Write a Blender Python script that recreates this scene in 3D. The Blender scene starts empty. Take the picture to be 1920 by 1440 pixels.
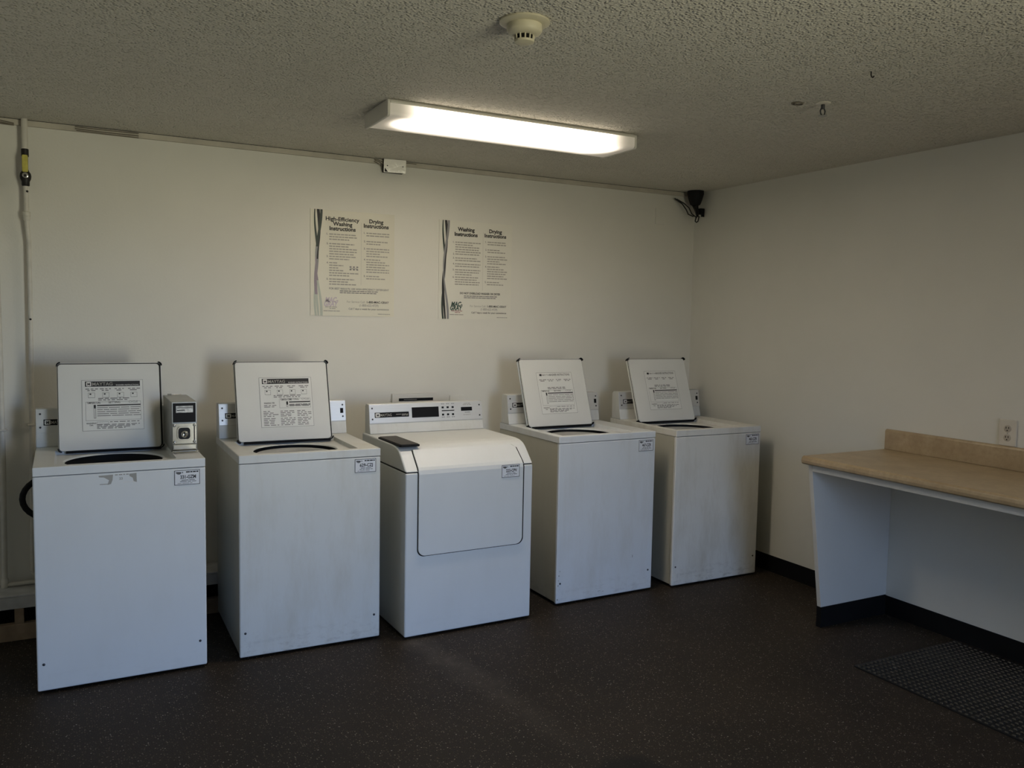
import bpy, math, random
from mathutils import Matrix, Vector

random.seed(7)
S = bpy.context.scene
C = S.collection
PI = math.pi

# ------------------------------------------------------------------ settings
S.view_settings.view_transform = 'Standard'
S.view_settings.look = 'None'
S.view_settings.gamma = 1.0
S.view_settings.use_curve_mapping = False
S.view_settings.exposure = 0.0
S.cycles.use_denoising = True
S.cycles.max_bounces = 8
S.cycles.diffuse_bounces = 5
S.cycles.glossy_bounces = 4
S.cycles.sample_clamp_indirect = 4.0
S.cycles.caustics_reflective = False
S.cycles.caustics_refractive = False

# room dimensions (metres)
X0, X1 = -1.5, 3.82
Y0, Y1 = -1.0, 4.5986
H = 2.4072


# ------------------------------------------------------------------ materials
def rgb(*c):
    """sRGB 0-255 -> linear"""
    return tuple(((v / 255) / 12.92 if v / 255 <= .04045 else ((v / 255 + .055) / 1.055) ** 2.4) for v in c) + (1,)


class NT:
    def __init__(self, name):
        self.m = bpy.data.materials.new(name)
        self.m.use_nodes = True
        self.t = self.m.node_tree
        self.b = self.t.nodes['Principled BSDF']

    def n(self, kind, **kw):
        nd = self.t.nodes.new(kind)
        for k, v in kw.items():
            setattr(nd, k, v)
        return nd

    def l(self, a, b):
        self.t.links.new(a, b)

    def coord(self, kind='Object', scale=(1, 1, 1)):
        tc = self.n('ShaderNodeTexCoord')
        mp = self.n('ShaderNodeMapping')
        mp.inputs['Scale'].default_value = scale
        self.l(tc.outputs[kind], mp.inputs['Vector'])
        return mp.outputs['Vector']

    def noise(self, vec, scale, detail=3, rough=.55):
        nd = self.n('ShaderNodeTexNoise')
        nd.inputs['Scale'].default_value = scale
        nd.inputs['Detail'].default_value = detail
        nd.inputs['Roughness'].default_value = rough
        self.l(vec, nd.inputs['Vector'])
        return nd.outputs['Fac']

    def voronoi(self, vec, scale, out='Distance'):
        nd = self.n('ShaderNodeTexVoronoi')
        nd.inputs['Scale'].default_value = scale
        self.l(vec, nd.inputs['Vector'])
        return nd.outputs[out]

    def ramp(self, fac, stops):
        r = self.n('ShaderNodeValToRGB')
        e = r.color_ramp.elements
        while len(e) < len(stops):
            e.new(.5)
        for el, (p, c) in zip(e, stops):
            el.position = p
            el.color = c if len(c) == 4 else tuple(c) + (1,)
        self.l(fac, r.inputs['Fac'])
        return r.outputs['Color']

    def math(self, op, a, b=None, c=None, clamp=False):
        nd = self.n('ShaderNodeMath', operation=op, use_clamp=clamp)
        for i, v in enumerate((a, b, c)):
            if v is None:
                continue
            if isinstance(v, (int, float)):
                nd.inputs[i].default_value = v
            else:
                self.l(v, nd.inputs[i])
        return nd.outputs[0]

    def mix(self, fac, a, b):
        nd = self.n('ShaderNodeMix', data_type='RGBA')
        for sock, v in ((nd.inputs[0], fac), (nd.inputs[6], a), (nd.inputs[7], b)):
            if isinstance(v, (int, float)):
                sock.default_value = v
            elif isinstance(v, tuple):
                sock.default_value = v
            else:
                self.l(v, sock)
        return nd.outputs[2]

    def bump(self, height, strength=.2, dist=.01):
        b = self.n('ShaderNodeBump')
        b.inputs['Strength'].default_value = strength
        b.inputs['Distance'].default_value = dist
        self.l(height, b.inputs['Height'])
        self.l(b.outputs['Normal'], self.b.inputs['Normal'])

    def base(self, c):
        if isinstance(c, tuple):
            self.b.inputs['Base Color'].default_value = c
        else:
            self.l(c, self.b.inputs['Base Color'])


def simple(name, col, rough=.5, metal=0., var=.06, scale=8., bump=0., bscale=60., coat=0.):
    """flat colour with a little procedural unevenness"""
    k = NT(name)
    v = k.coord()
    f = k.noise(v, scale)
    lo = tuple(c * (1 - var) for c in col[:3]) + (1,)
    hi = tuple(min(1, c * (1 + var)) for c in col[:3]) + (1,)
    k.base(k.ramp(f, [(.3, lo), (.7, hi)]))
    k.b.inputs['Roughness'].default_value = rough
    k.b.inputs['Metallic'].default_value = metal
    if coat:
        k.b.inputs['Coat Weight'].default_value = coat
        k.b.inputs['Coat Roughness'].default_value = .15
    if bump:
        k.bump(k.noise(v, bscale), bump, .002)
    return k.m


def wall_mat(name, col):
    k = NT(name)
    v = k.coord()
    f = k.noise(v, 1.7, 4)
    f2 = k.noise(v, 9, 5, .65)
    c = k.ramp(f, [(.35, tuple(x * .95 for x in col[:3])), (.65, col[:3])])
    spots = k.ramp(f2, [(.70, (0, 0, 0)), (.78, (1, 1, 1))])
    c = k.mix(k.math('MULTIPLY', spots, .10), c, tuple(x * .6 for x in col[:3]) + (1,))
    k.base(c)
    k.b.inputs['Roughness'].default_value = .55
    k.bump(k.noise(v, 85, 3), .12, .004)
    return k.m


M = {}
M['wall'] = wall_mat('wall_paint', (.74, .73, .675, 1))
M['trim'] = simple('painted_trim', (.50, .47, .40, 1), .6, var=.12)
M['pipe'] = simple('painted_pipe', (.62, .60, .54, 1), .45, var=.1, scale=14)

k = NT('popcorn_ceiling')
v = k.coord()
vo = k.voronoi(v, 88)
cv_ = k.n('ShaderNodeSeparateColor')
k.l(k.voronoi(v, 88, 'Color'), cv_.inputs[0])
lump = k.math('SUBTRACT', 1.0, k.math('MULTIPLY', vo, 1.9), clamp=True)
lump = k.math('MULTIPLY', lump, k.math('ADD', k.math('MULTIPLY', cv_.outputs[0], .9), .25))
hgt = k.math('ADD', lump, k.math('MULTIPLY', k.noise(v, 150, 2), .35))
k.base(k.ramp(k.noise(v, 1.1, 3), [(.3, (.60, .575, .50)), (.7, (.66, .635, .56))]))
k.b.inputs['Roughness'].default_value = .85
k.bump(hgt, 1.0, .011)
M['ceiling'] = k.m

# dark speckled floor coating, with one lighter track and a dark round patch
k = NT('speckled_floor')
v = k.coord()
base = k.ramp(k.noise(v, 2.2, 5, .6), [(.3, (.020, .0155, .0115)), (.7, (.033, .025, .018))])
grain = k.ramp(k.noise(v, 330, 2, .6), [(.38, (.35, .35, .35)), (.52, (.9, .88, .85)), (.68, (2.4, 2.2, 1.9))])
mg = k.n('ShaderNodeMix', data_type='RGBA', blend_type='MULTIPLY')
mg.inputs[0].default_value = 1.0
k.l(base, mg.inputs[6])
k.l(grain, mg.inputs[7])
base = mg.outputs[2]
sp = k.voronoi(v, 120)
spm = k.ramp(sp, [(.20, (1, 1, 1)), (.36, (0, 0, 0))])
spc = k.voronoi(v, 120, 'Color')
rnd = k.n('ShaderNodeSeparateColor')
k.l(spc, rnd.inputs[0])
pick = k.math('GREATER_THAN', rnd.outputs[0], .55)
tint = k.ramp(rnd.outputs[1], [(0., (.16, .12, .08)), (.55, (.09, .075, .06)), (.88, (.30, .25, .19)), (1., (.45, .42, .36))])
c = k.mix(k.math('MULTIPLY', k.math('MULTIPLY', spm, pick), .85), base, tint)
sx = k.n('ShaderNodeSeparateXYZ')
k.l(v, sx.inputs[0])
# lighter track along the line x = 1.56 + .02*(y-2.9) ...
wob = k.math('MULTIPLY', k.math('SUBTRACT', k.noise(v, 3.0, 2), .5), .30)
cx_ = k.math('ADD', k.math('MULTIPLY', k.math('SUBTRACT', sx.outputs[1], 3.0), -.13), 1.52)
dx = k.math('ABSOLUTE', k.math('ADD', k.math('SUBTRACT', sx.outputs[0], cx_), wob))
tr = k.math('SUBTRACT', 1.0, k.math('DIVIDE', dx, .09), clamp=True)
yy = k.math('MULTIPLY', k.math('SUBTRACT', sx.outputs[1], 2.2), .8, clamp=True)
tr = k.math('MULTIPLY', k.math('MULTIPLY', tr, yy), k.noise(v, 14, 4))
c = k.mix(k.math('MULTIPLY', tr, .85), c, (.105, .090, .074, 1))
# dark round patch
ddx = k.math('SUBTRACT', sx.outputs[0], 1.66)
ddy = k.math('SUBTRACT', sx.outputs[1], 2.20)
rr = k.math('SQRT', k.math('ADD', k.math('MULTIPLY', ddx, ddx), k.math('MULTIPLY', ddy, ddy)))
rr = k.math('ADD', rr, k.math('MULTIPLY', k.math('SUBTRACT', k.noise(v, 18, 3), .5), .07))
dp = k.math('SUBTRACT', 1.0, k.math('MULTIPLY', k.math('SUBTRACT', rr, .105), 22.), clamp=True)
c = k.mix(k.math('MULTIPLY', dp, .8), c, (.006, .006, .006, 1))
k.base(c)
k.b.inputs['Roughness'].default_value = .62
k.b.inputs['Specular IOR Level'].default_value = .25
k.bump(k.noise(v, 210, 2), .35, .003)
M['floor'] = k.m


def enamel(name, dirt, tone=(.78, .79, .80)):
    """white appliance enamel; dirt = how grimy it is"""
    k = NT(name)
    v = k.coord()
    c = k.ramp(k.noise(v, 2.5, 3), [(.3, tuple(x * .96 for x in tone)), (.7, tone)])
    if dirt:
        st = k.coord(scale=(4.5, 4.5, 1.2))
        g = k.ramp(k.noise(st, 1.6, 6, .7), [(.46, (0, 0, 0)), (.78, (1, 1, 1))])
        c = k.mix(k.math('MULTIPLY', g, .55 * dirt), c, (.46, .42, .33, 1))
        sx = k.n('ShaderNodeSeparateXYZ')
        k.l(k.coord(), sx.inputs[0])
        low = k.math('SUBTRACT', 1.0, k.math('MULTIPLY', sx.outputs[2], 7.0), clamp=True)
        sm = k.ramp(k.noise(k.coord(scale=(1, 1, 2.2)), 16, 6, .75), [(.50, (0, 0, 0)), (.72, (1, 1, 1))])
        c = k.mix(k.math('MULTIPLY', k.math('MULTIPLY', sm, low), .75 * dirt), c, (.16, .14, .12, 1))
        sc = k.ramp(k.noise(k.coord(scale=(1.5, 1.5, .5)), 22, 2), [(.76, (0, 0, 0)), (.80, (1, 1, 1))])
        c = k.mix(k.math('MULTIPLY', sc, .30 * dirt), c, (.35, .33, .30, 1))
    k.base(c)
    k.b.inputs['Roughness'].default_value = .38
    k.b.inputs['Specular IOR Level'].default_value = .4
    k.bump(k.noise(v, 240, 1), .03, .001)
    return k.m


M['enamel_clean'] = enamel('white_enamel', .12, (.75, .775, .785))
M['enamel_used'] = enamel('worn_white_enamel', .7, (.70, .715, .70))
M['enamel_dirty'] = enamel('grimy_white_enamel', 1.0, (.76, .755, .72))
M['enamel_scuffed'] = enamel('scuffed_white_enamel', .5, (.73, .765, .80))
M['cabinet_aged_shade'] = enamel('aged_shaded_cabinet_paint', .6, (.53, .52, .45))  # yellowed side paint, its colour darkened for the shade between machines
M['lidwhite'] = simple('lid_white', (.70, .71, .69, 1), .42, var=.04, scale=3)
M['black'] = simple('black_rubber', (.010, .010, .011, 1), .6, var=.2)
M['baseboard'] = simple('black_baseboard', (.006, .006, .0065, 1), .7, var=.2)
M['gap'] = simple('dark_seam', (.03, .03, .03, 1), .8)
M['gloss_black'] = simple('glossy_black', (.006, .006, .007, 1), .5, var=.1)
M['ink'] = simple('black_ink', (.02, .02, .022, 1), .6)
M['inkgrey'] = simple('grey_ink', (.22, .22, .22, 1), .6)
M['inkpale'] = simple('pale_grey_ink', (.36, .35, .32, 1), .6)
M['print'] = simple('white_print', (.75, .75, .73, 1), .5)
M['paper'] = simple('sticker_paper', (.80, .81, .84, 1), .5, var=.03)
M['labelpaper'] = simple('label_paper', (.74, .75, .73, 1), .45, var=.03)
M['poster_old'] = simple('yellowed_poster', (.70, .68, .58, 1), .4, var=.03, scale=3)
M['poster_new'] = simple('poster_sheet', (.74, .73, .66, 1), .4, var=.03, scale=3)
M['ribbon_green'] = simple('green_black_ink', (.02, .035, .028, 1), .5)
M['ribbon_mauve'] = simple('mauve_ink', (.30, .25, .30, 1), .5)
M['ribbon_pale'] = simple('pale_green_ink', (.46, .50, .44, 1), .5)
M['ribbon_grey'] = simple('grey_ribbon_ink', (.25, .25, .26, 1), .5)
M['mauve_logo'] = simple('faded_mauve_ink', (.55, .48, .55, 1), .5)
M['green_logo'] = simple('dark_green_ink', (.015, .06, .045, 1), .5)
M['red_ink'] = simple('faded_red_ink', (.35, .15, .16, 1), .5)

k = NT('brushed_metal')
v = k.coord(scale=(1, 60, 260))
k.base(k.ramp(k.noise(v, 3, 3), [(.3, (.62, .62, .61)), (.7, (.74, .74, .73))]))
k.b.inputs['Metallic'].default_value = .55
k.b.inputs['Roughness'].default_value = .42
M['brushed'] = k.m
M['chrome'] = simple('chrome', (.72, .72, .70, 1), .16, 1., var=.1, scale=20, bump=.08, bscale=40)
M['steel'] = simple('dull_steel', (.42, .42, .41, 1), .35, .9, var=.1)
M['screw'] = simple('dark_screw', (.05, .05, .055, 1), .45, .6)
M['tub'] = simple('tub_dark', (.02, .021, .023, 1), .5)
M['tubring'] = simple('tub_ring_plastic', (.42, .43, .43, 1), .5)
M['padtop'] = simple('dark_grille_plastic', (.035, .031, .027, 1), .55, var=.2)
M['yellow'] = simple('yellow_handle', (.55, .50, .10, 1), .5, var=.15, scale=30)
M['valve'] = simple('black_iron', (.012, .011, .010, 1), .5, .2)
M['coinbox'] = simple('coin_box_grey', (.40, .41, .40, 1), .4, .35, var=.1)

k = NT('tan_laminate')
v = k.coord()
a = k.noise(v, 7, 6, .65)
b = k.noise(v, 45, 4, .6)
c = k.ramp(a, [(.3, (.36, .265, .155)), (.55, (.45, .345, .21)), (.75, (.52, .41, .27))])
c = k.mix(k.math('MULTIPLY', k.ramp(b, [(.45, (0, 0, 0)), (.7, (1, 1, 1))]), .35), c, (.30, .21, .12, 1))
k.base(c)
k.b.inputs['Roughness'].default_value = .34
M['laminate'] = k.m
M['panel'] = wall_mat('white_panel_paint', (.66, .65, .62, 1))
M['plate'] = simple('outlet_plate', (.68, .64, .56, 1), .4)
M['slot'] = simple('outlet_slot', (.03, .025, .02, 1), .6)
M['socket'] = simple('outlet_socket', (.50, .45, .38, 1), .45)
M['smoke'] = simple('yellowed_plastic', (.58, .54, .40, 1), .5, var=.08, scale=12)
M['wood'] = simple('raw_wood', (.30, .22, .15, 1), .8, var=.25, scale=12)
M['ledgewhite'] = simple('dusty_white_paint', (.55, .55, .55, 1), .6, var=.18, scale=10)
M['dark_void'] = simple('dark_cavity', (.012, .011, .010, 1), .9)
M['wire'] = simple('dusty_wire', (.16, .14, .11, 1), .6, var=.2)
M['lampwhite'] = simple('lamp_housing', (.66, .64, .58, 1), .45)
M['film'] = simple('glossy_cover', (.82, .80, .74, 1), .12, var=.05, bump=.6, bscale=26, coat=.6)
M['silverlabel'] = simple('silver_label', (.30, .30, .29, 1), .35, .5, var=.35, scale=60)

k = NT('mat_rubber')
v = k.coord()
s = k.ramp(k.noise(v, 7.5, 5, .75), [(.62, (0, 0, 0)), (.68, (1, 1, 1))])
k.base(k.mix(k.math('MULTIPLY', s, .45), k.ramp(k.noise(v, 30, 3), [(.3, (.004, .004, .004)), (.7, (.012, .0115, .011))]), (.16, .155, .145, 1)))
k.b.inputs['Roughness'].default_value = .5
M['mat'] = k.m

# lamp diffuser: one lit tube on the near side shines through the lens, fading
# towards the far side and towards the tube's two ends
def lens_mat(name, power):
    k = NT(name)
    tc = k.n('ShaderNodeTexCoord')
    sx = k.n('ShaderNodeSeparateXYZ')
    k.l(tc.outputs['Object'], sx.inputs[0])
    dy = k.math('DIVIDE', k.math('SUBTRACT', sx.outputs[1], .105), .068)
    g = k.math('EXPONENT', k.math('MULTIPLY', k.math('MULTIPLY', dy, dy), -1.0))
    ex = k.math('SUBTRACT', .60, k.math('ABSOLUTE', sx.outputs[0]))
    ex = k.math('POWER', k.math('MULTIPLY', ex, 7.0, clamp=True), 3.0)
    e = k.math('MULTIPLY', g, ex)
    e = k.math('ADD', k.math('MULTIPLY', e, power), .15)
    k.base((.62, .60, .55, 1))
    k.b.inputs['Roughness'].default_value = .3
    k.b.inputs['Emission Color'].default_value = (1.0, .86, .68, 1)
    k.l(e, k.b.inputs['Emission Strength'])
    return k.m


for n_ in ('black', 'baseboard', 'gloss_black', 'gap', 'tub', 'dark_void'):
    M[n_].node_tree.nodes['Principled BSDF'].inputs['Specular IOR Level'].default_value = .15

M['lens'] = lens_mat('lit_diffuser', 36.0)
M['lens_dim'] = lens_mat('dim_lit_diffuser', 10.0)


# ------------------------------------------------------------------ mesh builder
class MB:
    def __init__(self):
        self.v, self.f, self.mi, self.mats = [], [], [], []
        self.T = Matrix.Identity(4)

    def slot(self, m):
        if m not in self.mats:
            self.mats.append(m)
        return self.mats.index(m)

    def add(self, vs, fs, m):
        o = len(self.v)
        s = self.slot(m)
        self.v += [tuple(self.T @ Vector(p)) for p in vs]
        self.f += [tuple(i + o for i in f) for f in fs]
        self.mi += [s] * len(fs)
        return self

    def box(self, a, b, m):
        (x0, y0, z0), (x1, y1, z1) = a, b
        vs = [(x0, y0, z0), (x1, y0, z0), (x1, y1, z0), (x0, y1, z0), (x0, y0, z1), (x1, y0, z1), (x1, y1, z1), (x0, y1, z1)]
        fs = [(0, 3, 2, 1), (4, 5, 6, 7), (0, 1, 5, 4), (1, 2, 6, 5), (2, 3, 7, 6), (3, 0, 4, 7)]
        return self.add(vs, fs, m)

    def prism(self, pts, axis, a, b, m):
        """extrude a 2D polygon along an axis ('x': pts=(y,z); 'y': pts=(x,z); 'z': pts=(x,y))"""
        def p3(p, t):
            return {'x': (t, p[0], p[1]), 'y': (p[0], t, p[1]), 'z': (p[0], p[1], t)}[axis]
        n = len(pts)
        vs = [p3(p, a) for p in pts] + [p3(p, b) for p in pts]
        fs = [tuple(range(n))[::-1], tuple(range(n, 2 * n))]
        fs += [(i, (i + 1) % n, n + (i + 1) % n, n + i) for i in range(n)]
        return self.add(vs, fs, m)

    def tube(self, path, r, m, n=12, closed=False):
        P = [Vector(p) for p in path]
        L = len(P)
        vs, fs = [], []
        ref = None
        for i, p in enumerate(P):
            if closed:
                t = P[(i + 1) % L] - P[i - 1]
            else:
                t = (P[min(i + 1, L - 1)] - P[max(i - 1, 0)])
            t.normalize()
            if ref is None:
                ref = Vector((0, 0, 1)) if abs(t.z) < .9 else Vector((1, 0, 0))
                ref = (ref - t * ref.dot(t)).normalized()
            else:
                ref = (ref - t * ref.dot(t)).normalized()
            bi = t.cross(ref)
            rr = r[i] if isinstance(r, (list, tuple)) else r
            for j in range(n):
                a = 2 * PI * j / n
                vs.append(tuple(p + (ref * math.cos(a) + bi * math.sin(a)) * rr))
        for i in range(L if closed else L - 1):
            for j in range(n):
                i2 = (i + 1) % L
                fs.append((i * n + j, i * n + (j + 1) % n, i2 * n + (j + 1) % n, i2 * n + j))
        if not closed:
            fs.append(tuple(range(n))[::-1])
            fs.append(tuple(range((L - 1) * n, L * n)))
        return self.add(vs, fs, m)

    def lathe(self, prof, c, m, n=32, axis='z'):
        """prof: (radius, height) pairs"""
        vs, fs = [], []
        for r, h in prof:
            for j in range(n):
                a = 2 * PI * j / n
                x, y = r * math.cos(a), r * math.sin(a)
                p = {'z': (x, y, h), 'y': (x, h, y), 'x': (h, x, y)}[axis]
                vs.append((p[0] + c[0], p[1] + c[1], p[2] + c[2]))
        for i in range(len(prof) - 1):
            for j in range(n):
                fs.append((i * n + j, i * n + (j + 1) % n, (i + 1) * n + (j + 1) % n, (i + 1) * n + j))
        fs.append(tuple(range(n))[::-1])
        fs.append(tuple(range((len(prof) - 1) * n, len(prof) * n)))
        return self.add(vs, fs, m)

    def quad(self, x0, z0, x1, z1, y, m):
        """a thin printed rectangle facing -y"""
        return self.add([(x0, y, z0), (x1, y, z0), (x1, y, z1), (x0, y, z1)], [(0, 1, 2, 3)], m)

    def frame(self, x0, z0, x1, z1, w, y, m):
        self.quad(x0, z0, x1, z0 + w, y, m)
        self.quad(x0, z1 - w, x1, z1, y, m)
        self.quad(x0, z0 + w, x0 + w, z1 - w, y, m)
        self.quad(x1 - w, z0 + w, x1, z1 - w, y, m)

    def text(self, s, x, z, size, y, m, bold=0., align='C', width=None, shear=0.):
        vs, fs, w = glyphs(s, bold, shear)
        kx = kz = size
        if width:
            kx = width / max(w, 1e-6)
        ox = x - (w * kx / 2 if align == 'C' else w * kx if align == 'R' else 0)
        return self.add([(ox + p[0] * kx, y, z + p[1] * kz) for p in vs], fs, m)

    def dashes(self, x0, x1, z, h, y, m, gap=.006, word=(.008, .03)):
        """a line of print too small to read"""
        x = x0
        while x < x1 - .004:
            w = min(random.uniform(*word), x1 - x)
            self.quad(x, z, x + w, z + h, y, m)
            x += w + gap
        return self

    def build(self, name, parent=None, bevel=0., seg=2, smooth=None):
        me = bpy.data.meshes.new(name)
        me.from_pydata(self.v, [], self.f)
        for m in self.mats:
            me.materials.append(M[m])
        me.polygons.foreach_set('material_index', self.mi)
        if smooth:
            me.polygons.foreach_set('use_smooth', [True] * len(me.polygons))
            me.set_sharp_from_angle(angle=math.radians(smooth))
        me.update()
        o = bpy.data.objects.new(name, me)
        C.objects.link(o)
        if parent:
            o.parent = parent
        if bevel:
            b = o.modifiers.new('edge_rounding', 'BEVEL')
            b.width = bevel
            b.segments = seg
            b.limit_method = 'ANGLE'
            b.angle_limit = math.radians(35)
        return o


_gl = {}


def glyphs(s, bold=0., shear=0.):
    key = (s, bold, shear)
    if key in _gl:
        return _gl[key]
    cu = bpy.data.curves.new('lettering', 'FONT')
    cu.body = s
    cu.size = 1
    cu.offset = bold
    cu.shear = shear
    cu.resolution_u = 3
    o = bpy.data.objects.new('lettering', cu)
    C.objects.link(o)
    dg = bpy.context.evaluated_depsgraph_get()
    dg.update()
    ev = o.evaluated_get(dg)
    me = ev.to_mesh()
    vs = [(p.co.x, p.co.y) for p in me.vertices]
    fs = [tuple(p.vertices) for p in me.polygons]
    ev.to_mesh_clear()
    bpy.data.objects.remove(o)
    bpy.data.curves.remove(cu)
    if vs:
        mn = min(p[0] for p in vs)
        vs = [(a - mn, b) for a, b in vs]
        w = max(p[0] for p in vs)
    else:
        w = 1
    # mesh normals of a font curve face +z; laid in the x-z plane they face -y
    _gl[key] = (vs, fs, w)
    return _gl[key]


def tag(o, label=None, cat=None, group=None, kind=None):
    if label:
        o['label'] = label
    if cat:
        o['category'] = cat
    if group:
        o['group'] = group
    if kind:
        o['kind'] = kind
    return o


def empty(name, loc, rz=0.):
    o = bpy.data.objects.new(name, None)
    o.empty_display_size = .1
    C.objects.link(o)
    o.location = loc
    o.rotation_euler = (0, 0, rz)
    return o


def rrect(x0, y0, x1, y1, r, n=6):
    pts = []
    for cx, cy, a0 in ((x1 - r, y0 + r, -PI / 2), (x1 - r, y1 - r, 0), (x0 + r, y1 - r, PI / 2), (x0 + r, y0 + r, PI)):
        for i in range(n + 1):
            a = a0 + PI / 2 * i / n
            pts.append((cx + r * math.cos(a), cy + r * math.sin(a)))
    return pts


# ------------------------------------------------------------------ the room
T = .12
def wall(name, a, b, m='wall'):
    o = MB().box(a, b, m).build(name)
    return tag(o, kind='structure')


wall('floor', (X0 - T, Y0 - T, -.1), (X1 + T, Y1 + T, 0), 'floor')
wall('ceiling', (X0 - T, Y0 - T, H), (X1 + T, Y1 + T, H + .1), 'ceiling')
wall('wall_back', (X0 - T, Y1, 0), (X1 + T, Y1 + T, H))
wall('wall_right', (X1, Y0 - T, 0), (X1 + T, Y1, H))
wall('wall_left', (X0 - T, Y0 - T, 0), (X0, Y1, H))
# wall behind the camera with the doorway that lets the daylight in
DX0, DX1, DZ = 1.55, 2.55, 2.05
fw = MB()
fw.box((X0, Y0 - T, 0), (DX0, Y0, H), 'wall').box((DX1, Y0 - T, 0), (X1, Y0, H), 'wall').box((DX0, Y0 - T, DZ), (DX1, Y0, H), 'wall')
tag(fw.build('wall_front'), kind='structure')
fr = MB()
fr.box((DX0, Y0 - T, 0), (DX0 + .04, Y0 + .015, DZ), 'trim').box((DX1 - .04, Y0 - T, 0), (DX1, Y0 + .015, DZ), 'trim')
fr.box((DX0 + .04, Y0 - T, DZ - .04), (DX1 - .04, Y0 + .015, DZ), 'trim')
tag(fr.build('door_1'), kind='structure')

b = MB().box((X1 - .006, Y0, 0), (X1, Y1, .10), 'baseboard')
tag(b.build('baseboard_right'), kind='structure')
b = MB().box((X0, Y1 - .018, H - .027), (X1, Y1, H - .002), 'trim')
b.box((X0, Y1 - .020, H - .002), (X1, Y1, H), 'gap')
tag(b.build('trim_1'), kind='structure')

# ------------------------------------------------------------------ ledge at the foot of the back wall
lg = empty('wall_ledge', (0, 4.41, 0))
tag(lg, 'low dusty white ledge with wooden framing along foot of the back wall', 'ledge')
LX0, LX1 = X0 + .01, X1 - .02
MB().box((LX0, .0, .150), (LX1, .022, .205), 'ledgewhite').box((LX0, 0, .205), (LX1, Y1 - 4.41 - .001, .215), 'ledgewhite').build('top_board', lg, .003)
MB().box((LX0, .0, 0), (LX1, .038, .078), 'wood').build('bottom_plate', lg, .003)
for sx_ in (-.247, .35, .95, 1.55, 2.15, 2.75, 3.35):
    MB().box((sx_, .0, .078), (sx_ + .038, .06, .150), 'wood').build('stud', lg, .002)
MB().box((LX0, Y1 - 4.41 - .02, 0), (LX1, Y1 - 4.41 - .002, .205), 'dark_void').build('backing', lg)

# ------------------------------------------------------------------ washers
def deck_mesh(W, d, u0, u1, v0, v1, m, R=.195, cu=None, cv=None):
    """top deck with a recessed well and a round tub opening"""
    zt, zs, zr = .914, .879, .894
    cu = (u0 + u1) / 2 if cu is None else cu
    cv = (v0 + v1) / 2 if cv is None else cv
    vs, fs = [], []
    def V(*p):
        vs.append(p)
        return len(vs) - 1
    us, vv = [0, u0, u1, W], [0, v0, v1, d]
    g = [[V(a, b_, zt) for b_ in vv] for a in us]
    for i in range(3):
        for j in range(3):
            if (i, j) != (1, 1):
                fs.append((g[i][j], g[i + 1][j], g[i + 1][j + 1], g[i][j + 1]))
    # skirt
    ring = [g[0][0], g[1][0], g[2][0], g[3][0], g[3][1], g[3][2], g[3][3], g[2][3], g[1][3], g[0][3], g[0][2], g[0][1]]
    low = [V(vs[i][0], vs[i][1], zs) for i in ring]
    n = len(ring)
    for i in range(n):
        fs.append((ring[i], low[i], low[(i + 1) % n], ring[(i + 1) % n]))
    # well walls + floor ring
    N = 64
    angs = [2 * PI * i / N for i in range(N)]
    corners = [(u0, v0), (u1, v0), (u1, v1), (u0, v1)]
    hw = {}
    outer = []
    for a in angs:
        c_, s_ = math.cos(a), math.sin(a)
        ts = []
        if c_ > 1e-9: ts.append((u1 - cu) / c_)
        if c_ < -1e-9: ts.append((u0 - cu) / c_)
        if s_ > 1e-9: ts.append((v1 - cv) / s_)
        if s_ < -1e-9: ts.append((v0 - cv) / s_)
        t = min(ts)
        outer.append([cu + c_ * t, cv + s_ * t])
    for cr in corners:      # snap the nearest boundary point to each corner
        q = min(outer, key=lambda p: (p[0] - cr[0]) ** 2 + (p[1] - cr[1]) ** 2)
        q[0], q[1] = cr
    top = [V(p[0], p[1], zt) for p in outer]
    flo = [V(p[0] * .985 + cu * .015, p[1] * .985 + cv * .015, zr) for p in outer]
    c1 = [V(cu + R * math.cos(a), cv + R * .97 * math.sin(a), zr) for a in angs]
    c2 = [V(cu + (R - .004) * math.cos(a), cv + (R - .004) * .97 * math.sin(a), zr - .007) for a in angs]
    for i in range(N):
        j = (i + 1) % N
        fs.append((top[j], top[i], flo[i], flo[j]))
        fs.append((flo[j], flo[i], c1[i], c1[j]))
        fs.append((c1[j], c1[i], c2[i], c2[j]))
    mb = MB().add(vs, fs, m)
    return mb, (cu, cv, R)


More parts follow.
